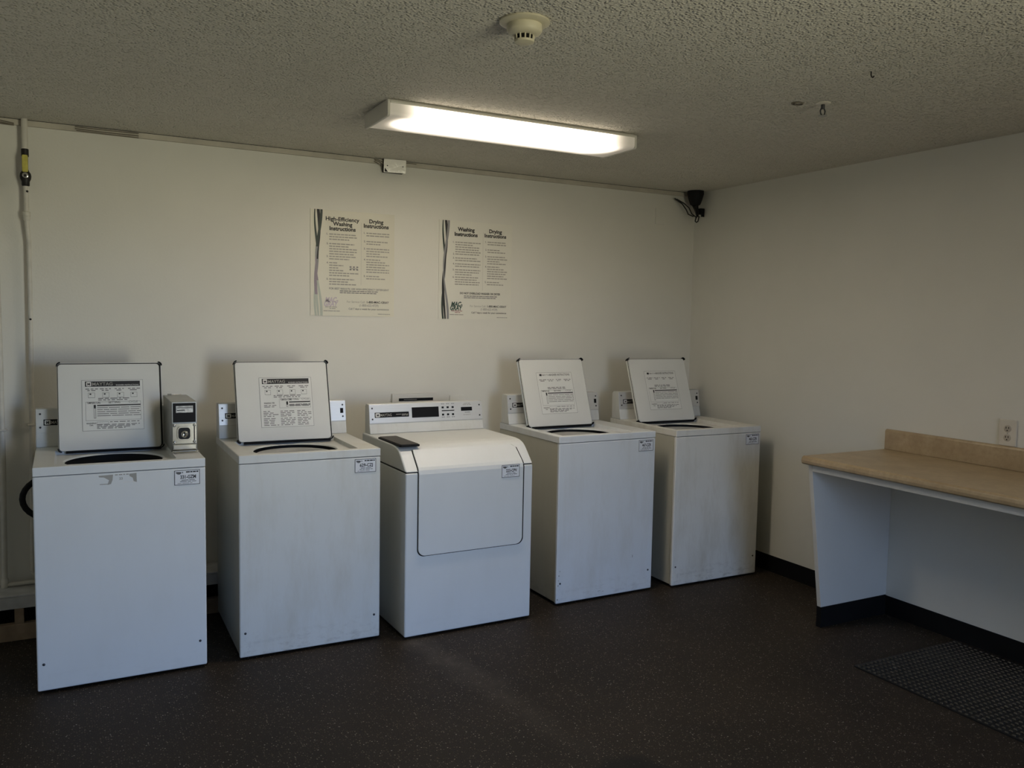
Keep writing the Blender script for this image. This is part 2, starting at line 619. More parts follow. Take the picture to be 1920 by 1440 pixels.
def lid_label(mb, x0, z0, x1, z1, y, header):
    """instruction sheet printed on the inside of a washer lid"""
    w, h = x1 - x0, z1 - z0
    X = lambda f: x0 + w * f
    Z = lambda f: z1 - h * f
    mb.quad(x0, z0, x1, z1, y, 'labelpaper')
    y -= .0006
    mb.frame(x0, z0, x1, z1, .0014, y, 'inkgrey')
    if header:
        mb.quad(X(.055), Z(.13), X(.95), Z(.025), y, 'ink')
        mb.prism(rrect(X(.075), Z(.12), X(.155), Z(.035), .003, 4), 'y', y - .0003, y - .0005, 'print')
        mb.text('M', X(.115), Z(.103), .016, y - .0008, 'ink', .03)
        mb.text('MAYTAG', X(.17), Z(.11), .021, y - .0006, 'inkpale', .01, 'L')
        mb.text('WASHER INSTRUCTIONS', X(.93), Z(.118), .009, y - .0006, 'print', .0, 'R', width=w * .38)
    else:
        mb.prism(rrect(X(.085), Z(.085), X(.15), Z(.035), .003, 4), 'y', y, y - .0002, 'ink')
        mb.text('MAYTAG', X(.17), Z(.08), .014, y, 'inkgrey', .01, 'L')
        mb.text('WASHER INSTRUCTIONS', X(.94), Z(.08), .017, y, 'inkgrey', .03, 'R', width=w * .58)
    cols = [(.06, .26), (.29, .47), (.53, .68), (.75, .95)]
    for a, b_ in cols:
        mb.dashes(X(a), X(b_), Z(.185), .0042, y, 'inkgrey')
        mb.dashes(X(a + .03), X(b_ - .04), Z(.215), .0042, y, 'inkgrey')
    if header:
        for i, (a, b_) in enumerate(cols):
            q0, q1 = X(a + .04), X(a + .15)
            mb.frame(q0, Z(.35), q1, Z(.25), .0012, y, 'inkgrey')
            mb.quad(q0 + .006, Z(.29), q0 + .013, Z(.265), y, 'ink')
            mb.quad(q0, Z(.35), q1, Z(.343), y, 'inkgrey')
    mb.dashes(X(.26), X(.78), Z(.375), .0042, y, 'inkgrey')
    mb.dashes(X(.26), X(.76), Z(.405), .0042, y, 'inkgrey')
    tx = .055 if header != 2 else .36
    mb.frame(X(tx), Z(.80 if header != 2 else .62), X(.955), Z(.43), .0011, y, 'inkgrey')
    mb.text('TEMPERATURE', X(tx + .02), Z(.468), .0125, y, 'ink', .012, 'L', width=w * .22)
    mb.text('SETTING', X(.52 if header != 2 else .64), Z(.465), .0125, y, 'ink', .012)
    mb.text('CYCLE', X(.83 if header != 2 else .86), Z(.462), .0125, y, 'inkgrey', .01)
    ta = tx + .13
    zb = .755 if header != 2 else .60
    mb.quad(X(ta), Z(zb), X(ta + .035), Z(.49), y, 'inkgrey')
    mb.quad(X(ta + .008), Z(zb - .01), X(ta + .027), Z(.565), y - .0003, 'labelpaper')
    mb.quad(X(ta), Z(.55), X(ta + .035), Z(.49), y - .0003, 'ink')
    mb.quad(X(ta + .055), Z(.515), X(.95), Z(.492), y, 'ink')
    nrow = 5 if header != 2 else 4
    for i in range(nrow):
        z = .555 + i * (zb - .555) / nrow
        mb.dashes(X(ta + .055), X(.95), Z(z), .0032, y, 'inkgrey', .004, (.02, .06))
    if header == 2:
        mb.text('WASHING TIPS', X(.07), Z(.53), .010, y, 'ink', .02, 'L', width=w * .2)
        mb.dashes(X(.07), X(.30), Z(.57), .0036, y, 'inkgrey')
        mb.dashes(X(.07), X(.26), Z(.60), .0036, y, 'inkgrey')
        for a, b_ in ((.05, .33), (.37, .65), (.69, .96)):
            for i in range(9):
                mb.dashes(X(a), X(b_ - random.choice((0, 0, .06, .12))), Z(.69 + i * .033 + (.012 if i > 3 else 0)), .0038, y, 'inkgrey')
    else:
        mb.text('WASHING', X(.14), Z(.865), .0085, y, 'ink', .02)
        mb.text('TIPS', X(.14), Z(.905), .0085, y, 'ink', .01)
        mb.frame(X(.23), Z(.875), X(.42), Z(.825), .001, y, 'inkgrey')
        mb.dashes(X(.44), X(.94), Z(.84), .0036, y, 'inkgrey')
        for i in range(4):
            mb.dashes(X(.23), X(.93 - .08 * i), Z(.89 + i * .024), .0034, y, 'inkgrey')


def sticker(parent, u0, number, y=-.0012, zt=.868):
    mb = MB()
    w, h = .101, .063
    u1, z0 = u0 + w, zt - h
    mb.box((u0, y, z0), (u1, y + .001, zt), 'paper')
    q = y - .0005
    mb.frame(u0, z0, u1, zt, .0022, q, 'ink')
    mb.prism([(u0 + .006, zt - .006), (u0 + .006, zt - .012), (u0 + .014, zt - .018), (u0 + .022, zt - .018), (u0 + .028, zt - .012), (u0 + .028, zt - .008)], 'y', q, q - .0002, 'inkgrey')
    mb.quad(u0 + .010, zt - .0125, u0 + .026, zt - .009, q - .0004, 'ink')
    mb.quad(u0 + .031, zt - .013, u0 + .034, zt - .007, q, 'ink')
    mb.dashes(u0 + .046, u1 - .006, zt - .011, .0052, q, 'ink', .0018, (.008, .016))
    mb.text(number, (u0 + u1) / 2 + .004, zt - .036, .0205, q, 'ink', .028, width=.062)
    mb.dashes(u0 + .028, u1 - .02, zt - .044, .003, q, 'inkgrey', .003)
    mb.dashes(u0 + .022, u1 - .014, zt - .050, .003, q, 'inkgrey', .003)
    mb.dashes(u0 + .012, u1 - .03, zt - .057, .0025, q, 'inkpale', .003)
    s = mb.build('number_sticker', parent)
    s['label'] = 'small bordered sticker reading ' + number
    return s


def console(root, W, fascia, zt, zb, bf, tf, d1, ins=0., badge=True, z_mid=.978):
    """sloped control console: lower strip in enamel, upper fascia plate"""
    prof = [(bf, zb), (bf + (tf - bf) * .45, z_mid - .004), (tf, zt), (d1 - .012, zt + .001), (d1, zt - .012), (d1, zb)]
    co = MB().prism(prof, 'x', ins, W - ins, 'enamel_used').build('console', root, .003, 2)
    # slanted fascia plate
    y0, y1 = bf + (tf - bf) * .48, tf
    L = math.hypot(y1 - y0, zt - z_mid)
    ang = math.atan2(y1 - y0, zt - z_mid)
    TT = Matrix.Translation((0, y0, z_mid)) @ Matrix.Rotation(-ang, 4, 'X')
    mb = MB()
    mb.T = TT
    mb.box((ins + .001, -.004, .0), (W - ins - .001, .001, L - .002), fascia)
    mb.build('fascia', co, .0015, 2)
    for uu in (ins + .018, W - ins - .018):
        for zz in (L * .22, L * .78):
            s = MB()
            s.T = TT
            s.lathe([(.0045, -.004), (.0045, -.0058), (.003, -.007)], (uu, 0, zz), 'screw', 10, 'y')
            s.build('console_screw', co, smooth=40)
    if badge:
        mb = MB()
        mb.T = TT
        a, b_ = ins + .031, ins + .222
        zc = L * .42
        mb.box((a, -.0055, zc - .013), (b_, -.0035, zc + .014), 'gloss_black')
        mb.prism(rrect(a + .004, zc - .010, a + .028, zc + .011, .004, 4), 'y', -.0056, -.0060, 'print')
        mb.prism(rrect(a + .006, zc - .008, a + .026, zc + .009, .003, 4), 'y', -.0061, -.0062, 'labelpaper')
        mb.text('M', a + .016, zc - .006, .017, -.0066, 'ink', .035)
        mb.text('MAYTAG', a + .031, zc - .007, .020, -.006, 'inkpale', .005, 'L', width=.062)
        mb.dashes(a + .118, b_ - .006, zc + .000, .003, -.006, 'inkpale', .003)
        mb.dashes(a + .150, b_ - .006, zc - .006, .003, -.006, 'inkpale', .003)
        mb.build('name_badge', co)
    return co, TT, L


def washer(loc, rz, label, number, dirt, lid_u, lid_top_v, header, fascia, coin=False):
    W, d = .641, .665
    em = {0: 'enamel_clean', 1: 'enamel_used', 2: 'enamel_dirty', 3: 'enamel_scuffed'}[dirt]
    side = em if dirt == 0 else 'cabinet_aged_shade'
    root = empty('washing_machine', loc, rz)
    tag(root, label, 'washing machine', 'top loading washers along the back wall')
    # cabinet (open topped shell, seen through the tub opening)
    cb = MB()
    zb, zt = .018, .877
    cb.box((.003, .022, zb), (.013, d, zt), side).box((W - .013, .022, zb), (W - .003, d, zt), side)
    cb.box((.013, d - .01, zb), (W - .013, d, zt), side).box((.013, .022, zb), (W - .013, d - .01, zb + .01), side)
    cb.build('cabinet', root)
    fp = MB().box((0, 0, .012), (W, .021, .8765), em).build('front_panel', root, .006, 3)
    for uu in (.024, W - .028):
        MB().lathe([(.0052, 0), (.0052, -.002), (.003, -.0035)], (uu, 0, .121), 'screw', 12, 'y').build('panel_screw', fp, smooth=40)
    for uu in (.05, W - .05):
        for vv in (.06, d - .06):
            MB().lathe([(.016, .0), (.018, .004), (.012, .008), (.012, .025)], (uu, vv, 0), 'steel', 16).build('foot', root, smooth=40)
    u0, u1 = lid_u
    dk, (cu, cv, R) = deck_mesh(W, d, u0 - .012, u1 + .012, .035, .435, em)
    dk.build('top_deck', root, .005, 3)
    rz_ = .842 if coin else .874
    tb = MB()
    tb.lathe([(R + .012, .55), (R + .012, .886), (R + .006, .886), (R + .006, .552)], (cu, cv, 0), 'tub', 48)
    tb.build('tub', root, smooth=40)
    MB().lathe([(R - .012, .600), (R - .008, rz_ - .010), (R - .014, rz_), (R - .030, rz_ - .004), (R - .040, rz_ - .016), (R - .042, .600)], (cu, cv, 0), 'tubring', 48).build('tub_ring', root, smooth=50)
    MB().lathe([(.085, .553), (.07, .58), (.042, .62), (.036, .80), (.028, .83), (.0, .835)], (cu, cv, 0), 'tubring', 24).build('agitator', root, smooth=50)
    # lid standing open, leaning back on its rear hinge
    lw = u1 - u0
    Lh = math.hypot(lid_top_v - .42, .386)
    ang = math.atan2(lid_top_v - .42, .386)
    TT = Matrix.Translation((u0, .42, .910)) @ Matrix.Rotation(-ang, 4, 'X')
    lb = MB()
    lb.T = TT
    lb.prism(rrect(0, 0, lw, Lh, .016), 'y', .004, .016, em)          # outer shell
    lb.prism(rrect(.0025, .0025, lw - .0025, Lh - .0025, .015), 'y', .001, .004, 'gap')
    lb.prism(rrect(.004, .001, lw - .011, Lh - .008, .014), 'y', -.010, .001, 'lidwhite')
    lid = lb.build('lid', root, .003, 2)
    for (cx, cz, a0) in ((.014, Lh - .014, PI / 2), (lw - .014, Lh - .014, 0), (.014, .012, PI), (lw - .014, .012, -PI / 2)):
        cm = MB()
        cm.T = TT
        n_ = 8
        po = [(cx + .0165 * math.cos(a0 + PI / 2 * i / n_), cz + .0165 * math.sin(a0 + PI / 2 * i / n_)) for i in range(n_ + 1)]
        pi_ = [(cx + .0125 * math.cos(a0 + PI / 2 * i / n_), cz + .0125 * math.sin(a0 + PI / 2 * i / n_)) for i in range(n_, -1, -1)]
        low = cz < .1
        cm.prism(po + pi_, 'y', -.0115, .014 if not low else .020, 'black')
        cm.build('corner_bumper', lid)
    hb = MB()
    hb.T = TT
    hb.box((.03, -.002, -.010), (lw - .012, .012, .0015), 'black')
    hb.build('hinge_strip', lid)
    lm = MB()
    lm.T = TT
    fx = {1: (.225, .81, .205, .785), 2: (.245, .80, .215, .835), 0: (.23, .775, .215, .825)}[header]
    lid_label(lm, lw * fx[0], Lh * (1 - fx[3]), lw * fx[1], Lh * (1 - fx[2]), -.0106, header)
    lm.build('instruction_label', lid)
    co, CT, L = console(root, W, fascia, 1.085, .9145, .552, .585, .648)
    if not coin:
        q = MB()
        q.T = CT
        q.box((W - .031, -.0055, L * .38), (W - .014 - .001, -.0035, L * .62), 'gloss_black')
        q.box((W - .30, -.0055, L * .30), (W - .10, -.0035, L * .75), 'gloss_black')
        q.build('display_window', co)
    sticker(root, W - .124 + (.006 if number.startswith('4') else 0), number)
    return root


A = dict(M1=(-.1371, 3.7339, .0039), M2=(.6404, 3.7368, -.0065), M3=(1.378, 3.6552, .0209), M4=(2.2745, 3.7636, .022), M5=(3.0399, 3.7506, -.0028))

w1 = washer((A['M1'][0], A['M1'][1], 0), A['M1'][2], 'open white washer at far left with coin box on its deck', '331-GZM', 0, (.088, .518), .50, 1, 'enamel_used', True)
w2 = washer((A['M2'][0], A['M2'][1], 0), A['M2'][2], 'stained white open lid washer just left of the dryer', '629-CZJ', 1, (.066, .530), .535, 2, 'brushed')
w4 = washer((A['M4'][0], A['M4'][1], 0), A['M4'][2], 'white open lid washer just right of the dryer, chipped at lower left', '467-CZR', 3, (.052, .502), .56, 0, 'brushed')
w5 = washer((A['M5'][0], A['M5'][1], 0), A['M5'][2], 'yellowed open lid washer in the corner beside the right wall', '465-CZR', 2, (.040, .488), .56, 0, 'brushed')

# coin meter on the left washer
cm = MB().box((.531, .215, .9145), (.637, .565, 1.136), 'coinbox').build('coin_meter', w1, .003, 2)
MB().box((.5325, .2125, 1.042), (.6355, .2148, 1.1345), 'coinbox').build('meter_face', cm, .001)
q = MB().box((.537, .2095, 1.045), (.631, .2124, 1.130), 'gloss_black')
q.box((.549, .2085, 1.088), (.620, .2094, 1.118), 'silverlabel')
q.quad(.553, 1.107, .617, 1.112, .2082, 'inkgrey').quad(.553, 1.097, .600, 1.101, .2082, 'ink').quad(.586, 1.090, .598, 1.101, .208, 'print')
q.build('display_panel', cm)
q = MB().prism(rrect(.534, .950, .634, 1.040, .004, 3), 'y', .2050, .2148, 'chrome')
q.prism(rrect(.552, .966, .612, 1.028, .016, 6), 'y', .1995, .205, 'chrome')
q.box((.622, .2035, .962), (.626, .2049, 1.030), 'gloss_black')
q.build('coin_slide', cm, .002, 2)
MB().prism(rrect(.557, .971, .606, 1.022, .013, 6), 'y', .1975, .1994, 'tub').build('lock_recess', cm, .001)
q = MB().lathe([(.015, .1974), (.015, .192), (.011, .1905), (.009, .192), (.0, .192)], (.582, 0, .994), 'chrome', 24, 'y')
q.box((.580, .1896, .984), (.584, .1915, 1.004), 'gloss_black')
q.build('key_lock', cm, smooth=40)
for uu in (.541, .624):
    for zz in (.958, 1.032):
        MB().lathe([(.0065, .205), (.0065, .2025), (.004, .2005)], (uu, 0, zz), 'steel', 12, 'y').build('meter_screw', cm, smooth=40)
q = MB().prism([(.527, .215), (.527, .180), (.541, .160), (.628, .160), (.640, .180), (.640, .215)], 'z', .9143, .922, 'chrome')
q.prism([(.534, .2145), (.534, .202), (.634, .202), (.634, .2145)], 'z', .922, .949, 'chrome')
q.build('mounting_skirt', cm, .004, 2)
q = MB().tube([(.548, .545, 1.1395), (.566, .545, 1.1395)], .004, 'chrome', 10).tube([(.566, .545, 1.1385), (.612, .560, 1.1385)], .0016, 'steel', 8)
q.build('loose_pin', cm, smooth=40)
# remains of a torn paper label
q = MB()
y = -.0006
for pts in ([(.232, .866), (.285, .868), (.283, .846), (.277, .830), (.264, .827), (.270, .846), (.252, .858), (.234, .860)],
            [(.345, .867), (.372, .869), (.373, .831), (.361, .836), (.358, .850), (.346, .858)]):
    q.add([(a, y, c_) for a, c_ in pts], [tuple(range(len(pts)))[::-1]], 'inkpale')
q.dashes(.292, .343, .864, .004, y, 'inkpale', .004, (.006, .014))
q.text('33', .314, .845, .014, y, 'inkpale', .02)
q.dashes(.325, .365, .832, .003, y, 'print', .004)
q.dashes(.236, .270, .829, .003, y, 'inkpale', .004)
q.build('torn_label', w1)
# black drain hose bulging out behind the left washer
pts = [(.06 - .125 * math.sin(t), .705, .655 + .10 * math.cos(t)) for t in [i * PI / 14 for i in range(15)]]
pts = [(.16, .705, .80)] + pts + [(.16, .705, .50)]
MB().tube(pts, .0135, 'black', 12).build('drain_hose', w1, smooth=50)
# paint chips on the washer right of the dryer
for (a, b_, w_, h_) in ((.014, .16, .005, .008), (.010, .105, .004, .012), (.020, .185, .004, .006), (.012, .135, .003, .006), (.50, .205, .003, .018), (.27, .045, .02, .002), (.30, .04, .012, .002), (.006, .03, .006, .01)):
    MB().add([(a, -.0006, b_), (a + w_, -.0006, b_ + h_ * .2), (a + w_ * .8, -.0006, b_ + h_), (a - w_ * .1, -.0006, b_ + h_ * .8)], [(0, 1, 2, 3)], 'inkgrey').build('paint_chip', w4)

# ------------------------------------------------------------------ dryer
W3, D3 = .686, .62
d = empty('clothes_dryer', (A['M3'][0], A['M3'][1], 0), A['M3'][2])
tag(d, 'white front loading dryer with sloped front panel, in the middle of the row', 'dryer')
MB().box((0, .0, .012), (W3, D3, .798), 'enamel_clean').build('cabinet', d, .007, 3)
MB().box((.004, .006, .797), (W3 - .004, D3, .803), 'gap').build('seam', d)
prof = [(0, .803), (.072, .876), (.088, .889), (.106, .899), (.135, .9075), (.18, .912), (D3, .915), (D3, .803)]
MB().prism(prof, 'x', 0, W3, 'enamel_clean').build('top_cover', d, .007, 3)
for uu in (.06, W3 - .06):
    for vv in (.06, D3 - .06):
        MB().lathe([(.016, .0), (.018, .004), (.012, .008), (.012, .02)], (uu, vv, 0), 'steel', 16).build('foot', d, smooth=40)
# hamper door: flat below, bent back over the sloped front at the top
du0, du1, dz0 = .064, .627, .400
sl = [(0.0, .805), (.070, .8765), (.088, .8905)]       # follows the slope


def door_shell(g, off, m, th=.009, gr=None):
    """door outline swept from bottom to top edge; g = outline growth, off = stand-off"""
    rows = []
    r = .035
    n_ = 8
    a0, a1 = du0 - g, du1 + (g if gr is None else gr)
    zb = dz0 - g
    for i in range(n_ + 1):
        a = PI / 2 * i / n_
        ins = r - r * math.sin(a)
        rows.append((a0 + ins, a1 - ins, 0, zb + r - r * math.cos(a)))
    rows.append((a0, a1, 0, .55))
    rows.append((a0, a1, 0, .790))
    rows.append((a0, a1, .004, .806))
    rows.append((a0 + .001, a1 - .001, .012, .817))
    rows.append((a0 + .002, a1 - .006, .072, .8765))
    rows.append((a0 + .004, a1 - .030, .088 + g * .5, .8905 + g * .25))
    vs, fs = [], []
    for (p, q_, vv, zz) in rows:
        nx, nz = (-1, 0) if zz < .80 else (-.70, .71)
        if .80 <= zz < .81:
            nx, nz = -.9, .4
        vs += [(p, vv + nx * (off + th), zz + nz * (off + th)), (q_, vv + nx * (off + th), zz + nz * (off + th)), (p, vv + nx * off, zz + nz * off), (q_, vv + nx * off, zz + nz * off)]
    R_ = len(rows)
    for i in range(R_ - 1):
        a, b_ = i * 4, (i + 1) * 4
        fs += [(a, a + 1, b_ + 1, b_), (a + 2, b_ + 2, b_ + 3, a + 3), (a, b_, b_ + 2, a + 2), (a + 1, a + 3, b_ + 3, b_ + 1)]
    fs += [(0, 2, 3, 1), ((R_ - 1) * 4, (R_ - 1) * 4 + 1, (R_ - 1) * 4 + 3, (R_ - 1) * 4 + 2)]
    return MB().add(vs, fs, m)


dd = door_shell(0., .0012, 'enamel_clean', .006).build('door', d, .003, 3)
door_shell(.0045, -.0005, 'gap', .0014, .0095).build('door_gasket', dd)
sticker(d, .504, '223-CPV', -.0088, .806)
MB().prism(rrect(.004, .085, .108, .395, .012, 5), 'z', .910, .9195, 'black').build('lint_cover_base', d, .002)
lc = MB().prism(rrect(.010, .091, .102, .389, .010, 5), 'z', .9195, .9225, 'padtop').build('lint_screen_cover', d, .001)
lc['label'] = 'dark flat lint cover on top of the dryer'
co, CT, L = console(d, W3, 'brushed', 1.069, .9155, .528, .562, .612, .012, True, .968)
q = MB()
q.T = CT
q.box((.252, -.006, L * .22), (.408, -.0035, L * .76), 'gloss_black')
q.build('display_window', co)
for r_ in range(2):
    for c_ in range(3):
        q = MB()
        q.T = CT
        q.box((.427 + c_ * .030, -.006, L * (.27 + r_ * .38)), (.439 + c_ * .030, -.0035, L * (.37 + r_ * .38)), 'gloss_black')
        q.dashes(.425 + c_ * .030, .443 + c_ * .030, L * (.17 + r_ * .70), .0035, -.0044, 'inkgrey', .002, (.006, .01))
        q.build('program_button', co)
q = MB()
q.T = CT
q.quad(.427, L * .50, .502, L * .555, -.0044, 'ink')
q.build('button_stripe', co)
q = MB()
q.T = CT
q.box((.543, -.006, L * .48), (.610, -.0035, L * .68), 'gloss_black')
q.dashes(.565, .598, L * .38, .003, -.0044, 'inkgrey', .001, (.01, .03))
q.dashes(.555, .600, L * .26, .0025, -.0044, 'inkpale', .002)
q.dashes(.560, .600, L * .86, .003, -.0044, 'inkpale', .003)
q.dashes(.555, .605, L * .79, .003, -.0044, 'inkpale', .003)
q.build('coin_slot_panel', co)

# ------------------------------------------------------------------ posters
PW, PH = .480, .577


def ribbon(mb, y, fn, w, mats, n=60):
    for i in range(n):
        t0, t1 = i / n, (i + 1) / n
        m = mats(t0)
        if m is None:
            continue
        a, b_ = fn(t0), fn(t1)
        w0, w1 = w(t0), w(t1)
        mb.add([((a - w0) * PW, y, PH * (1 - t0)), ((a + w0) * PW, y, PH * (1 - t0)), ((b_ + w1) * PW, y, PH * (1 - t1)), ((b_ - w1) * PW, y, PH * (1 - t1))], [(3, 2, 1, 0)], m)


def poster(loc, label, old):
    mb = MB()
    mb.box((0, -.004, 0), (PW, 0, PH), 'poster_old' if old else 'poster_new')
    y = -.0046
    X = lambda f: PW * f
    Z = lambda f: PH * (1 - f)
    T1 = 'ink'
    if old:
        fade = lambda d_: (lambda t, j=random.uniform(-.07, .07): d_ if t < .40 + j else 'ribbon_grey' if t < .50 + j else 'ribbon_mauve' if t < .72 + j else 'ribbon_pale')
    else:
        fade = lambda d_: (lambda t: d_ if t < .36 else ('ribbon_grey' if .40 < t < .62 and d_ != 'ink' else d_))
    g1 = 'ribbon_green'
    ribbon(mb, y, lambda t: .066 + .018 * math.cos(2 * PI * 1.3 * t + 2.6), lambda t: .006 + .006 * abs(math.sin(5 * t)), fade(g1))
    ribbon(mb, y - .0002, lambda t: .084 + .020 * math.sin(2 * PI * 1.1 * t + .2) - .008 * t, lambda t: .008 + .011 * abs(math.cos(4.5 * t)) * .8, fade('ink'))
    ribbon(mb, y - .0004, lambda t: .094 + .032 * math.cos(2 * PI * 1.0 * t + .1), lambda t: .006 + .009 * abs(math.sin(4 * t + 1)), fade('ribbon_grey' if not old else g1))
    y -= .0006
    # headings
    if old:
        mb.text('High-Efficiency', X(.372), Z(.098), .030, y, 'ink', .026, width=.190)
        mb.text('Washing', X(.372), Z(.143), .030, y, 'ink', .034, width=.110)
        mb.text('Instructions', X(.372), Z(.188), .030, y, T1, .036, width=.148)
        mb.text('Drying', X(.775), Z(.098), .030, y, T1, .034, width=.083)
        mb.text('Instructions', X(.775), Z(.143), .030, y, T1, .036, width=.146)
    else:
        mb.text('Washing', X(.36), Z(.100), .031, y, T1, .042, width=.110)
        mb.text('Instructions', X(.36), Z(.150), .030, y, T1, .042, width=.150)
        mb.text('Drying', X(.765), Z(.100), .031, y, T1, .036, width=.086)
        mb.text('Instructions', X(.765), Z(.146), .030, y, T1, .036, width=.146)
    # numbered lines too small to read
    left = [(.215, 3), (.305, 5), (.425, 2), (.485, 6), (.640, 3)] if old else [(.205, 5), (.325, 1), (.365, 2), (.425, 2), (.485, 3), (.560, 4)]
    right = [(.185, 2), (.265, 2), (.335, 4), (.440, 6), (.600, 2)]
    for col, x0, x1 in ((left, .185, .56), (right, .625, .935)):
        for i, (f, nl) in enumerate(col):
            mb.text(str(i + 1) + '.', X(x0), Z(f + .018), .014, y, 'inkgrey', .03, 'L')
            for j in range(nl):
                e = x1 - random.choice((0, .02, .05, .11)) - (.13 if old and col is left and i == 3 and j < 4 else 0)
                mb.dashes(X(x0 + .03), X(e), Z(f + .016 + j * .024), .0062, y, 'inkpale', .003, (.01, .028))
    if old:   # small row of symbols
        for i in range(3):
            for r_ in range(2):
                mb.quad(X(.455 + i * .04), Z(.535 + r_ * .025), X(.478 + i * .04), Z(.522 + r_ * .025), y, 'inkgrey')
        mb.quad(X(.46), Z(.546), X(.55), Z(.541), y, 'inkgrey')
    mb.quad(X(.592), Z(.70), X(.594), Z(.10), y, 'inkpale')
    if old:
        mb.text('FOR BEST RESULTS, USE HIGH-EFFICIENCY DETERGENT', X(.575), Z(.748), .014, y, 'inkgrey', .02, width=.345)
    else:
        mb.text('DO NOT OVERLOAD WASHER OR DRYER', X(.565), Z(.742), .016, y, T1, .03, width=.268)
    mb.dashes(X(.34), X(.80), Z(.765), .005, y, 'inkgrey', .003)
    mb.dashes(X(.34), X(.79), Z(.782), .005, y, 'inkgrey', .003)
    ik = 'inkgrey'
    mb.text('For Service Call:', X(.425), Z(.872), .017, y, 'inkpale', .0, 'L', width=.105)
    mb.text('1-800-MAC-GRAY', X(.935), Z(.872), .017, y, T1, .022, 'R', width=.130)
    mb.text('(1-800-622-4729)', X(.69), Z(.905), .018, y, ik, .0, width=.112)
    mb.text('Call 7 days a week for your convenience', X(.69), Z(.938), .014, y, T1 if not old else ik, .015, width=.235)
    mb.dashes(X(.80), X(.95), Z(.980), .004, y, 'inkpale', .002)
    lg_ = 'mauve_logo' if old else 'green_logo'
    mb.text('MAC-', X(.245), Z(.868), .037, y, lg_, .035, width=.074, shear=.25)
    mb.text('GRAY', X(.240), Z(.908), .037, y, lg_, .035, width=.080, shear=.25)
    mb.dashes(X(.17), X(.32), Z(.920), .004, y, 'red_ink' if not old else 'inkpale', .003)
    mb.dashes(X(.22), X(.29), Z(.935), .004, y, 'red_ink' if not old else 'inkpale', .003)
    mb.dashes(X(.15), X(.34), Z(.958), .0045, y, 'inkpale', .002)
    o = mb.build('instruction_poster')
    o.location = loc
    return tag(o, label, 'poster', 'laundry instruction posters')


poster((1.171, Y1, 1.528), 'yellowed left poster headed High-Efficiency Washing Instructions on back wall', True)
poster((1.926, Y1, 1.522), 'right poster on back wall with dark green logo and Washing Instructions heading', False)

# ------------------------------------------------------------------ boxes on the wall behind the dryer
q = empty('washer_outlet_box', (1.64, Y1, .93))
tag(q, 'white recessed wall box with a black slot, just above the dryer console', 'wall box')
MB().box((0, -.018, 0), (.28, -.0005, .156), 'wall').build('cover', q, .003)
o_ = MB().box((.040, -.0205, .113), (.252, -.0178, .129), 'gloss_black')
o_.quad(.07, .119, .15, .123, -.0208, 'inkgrey')
o_.build('slot', q)
q = MB().box((2.005, Y1 - .007, .93), (2.10, Y1 - .0005, 1.068), 'wall').build('wall_plate', None, .002)
tag(q, 'plain painted wall plate just right of the box above the dryer', 'wall plate')
q = MB().box((3.487, Y1 - .004, 2.18), (3.565, Y1 - .0005, 2.287), 'wall').build('wall_plate', None, .0015)
tag(q, 'small painted blank plate high on back wall near the corner', 'wall plate')

# ------------------------------------------------------------------ pipes on the left
gp = empty('gas_pipe', (-.163, Y1 - .045, 0))
tag(gp, 'white painted gas pipe with yellow valve handle at left of the washers', 'pipe')
q = MB().tube([(0, 0, H - .001), (0, 0, 2.26)], .0135, 'pipe', 16)
q.tube([(0, 0, 2.10), (0, 0, 1.97)], .0115, 'pipe', 16)
q.tube([(0, 0, 1.97), (.001, 0, 1.93), (.004, .006, 1.88), (.006, .012, 1.84), (.005, .012, 1.5), (.0, .012, 1.0), (-.012, .012, .28)], .0105, 'pipe', 16)
q.tube([(-.012, .012, .28), (-.010, .012, .272), (.0, .012, .262), (.05, .012, .259), (.6, .012, .259)], .0105, 'pipe', 14)
q.build('pipe_run', gp, smooth=50)
for zz, rr in ((1.972, .0175), (1.955, .016)):
    MB().lathe([(rr * .8, zz - .012), (rr, zz - .008), (rr, zz + .008), (rr * .8, zz + .012)], (0, 0, 0), 'pipe', 20).build('coupling', gp, smooth=40)
vb = MB().lathe([(.013, 2.235), (.0155, 2.235), (.0155, 2.268), (.013, 2.27)], (0, 0, 0), 'valve', 16)
vb.lathe([(.012, 2.235), (.012, 2.155)], (0, 0, 0), 'valve', 16)
vb.lathe([(.013, 2.100), (.0165, 2.103), (.0165, 2.12), (.022, 2.132), (.024, 2.145), (.022, 2.158), (.015, 2.168), (.013, 2.175)], (0, 0, 0), 'valve', 20)
vb = vb.build('valve_body', gp, smooth=50)
q = MB().prism(rrect(-.012, 2.160, .012, 2.238, .006, 4), 'y', -.036, -.029, 'yellow')
q.build('valve_handle', gp, .0025, 2)
MB().tube([(0, -.005, 2.145), (0, -.036, 2.145)], .010, 'valve', 14).build('valve_stem', gp, smooth=40)
q = MB().lathe([(.0125, -.0365), (.0125, -.040), (.008, -.041)], (0, 0, 2.145), 'chrome', 16, 'y')
q.lathe([(.006, -.041), (.006, -.0435), (.003, -.044)], (0, 0, 2.143), 'valve', 10, 'y')
q.build('handle_nut', gp, smooth=40)
for zz in (1.485, 2.075):
    MB().lathe([(.005, -.011), (.005, -.0165), (.002, -.018)], (.006, .0, zz), 'valve', 10, 'y').build('pipe_plug', gp, smooth=40)
q = MB().box((-.045, .016, .978), (.040, .020, .994), 'pipe').tube([(-.015, .014, .986), (-.015, -.002, .986), (.012, -.002, .986), (.012, .014, .986)], .005, 'pipe', 8)
q.build('pipe_clamp', gp)

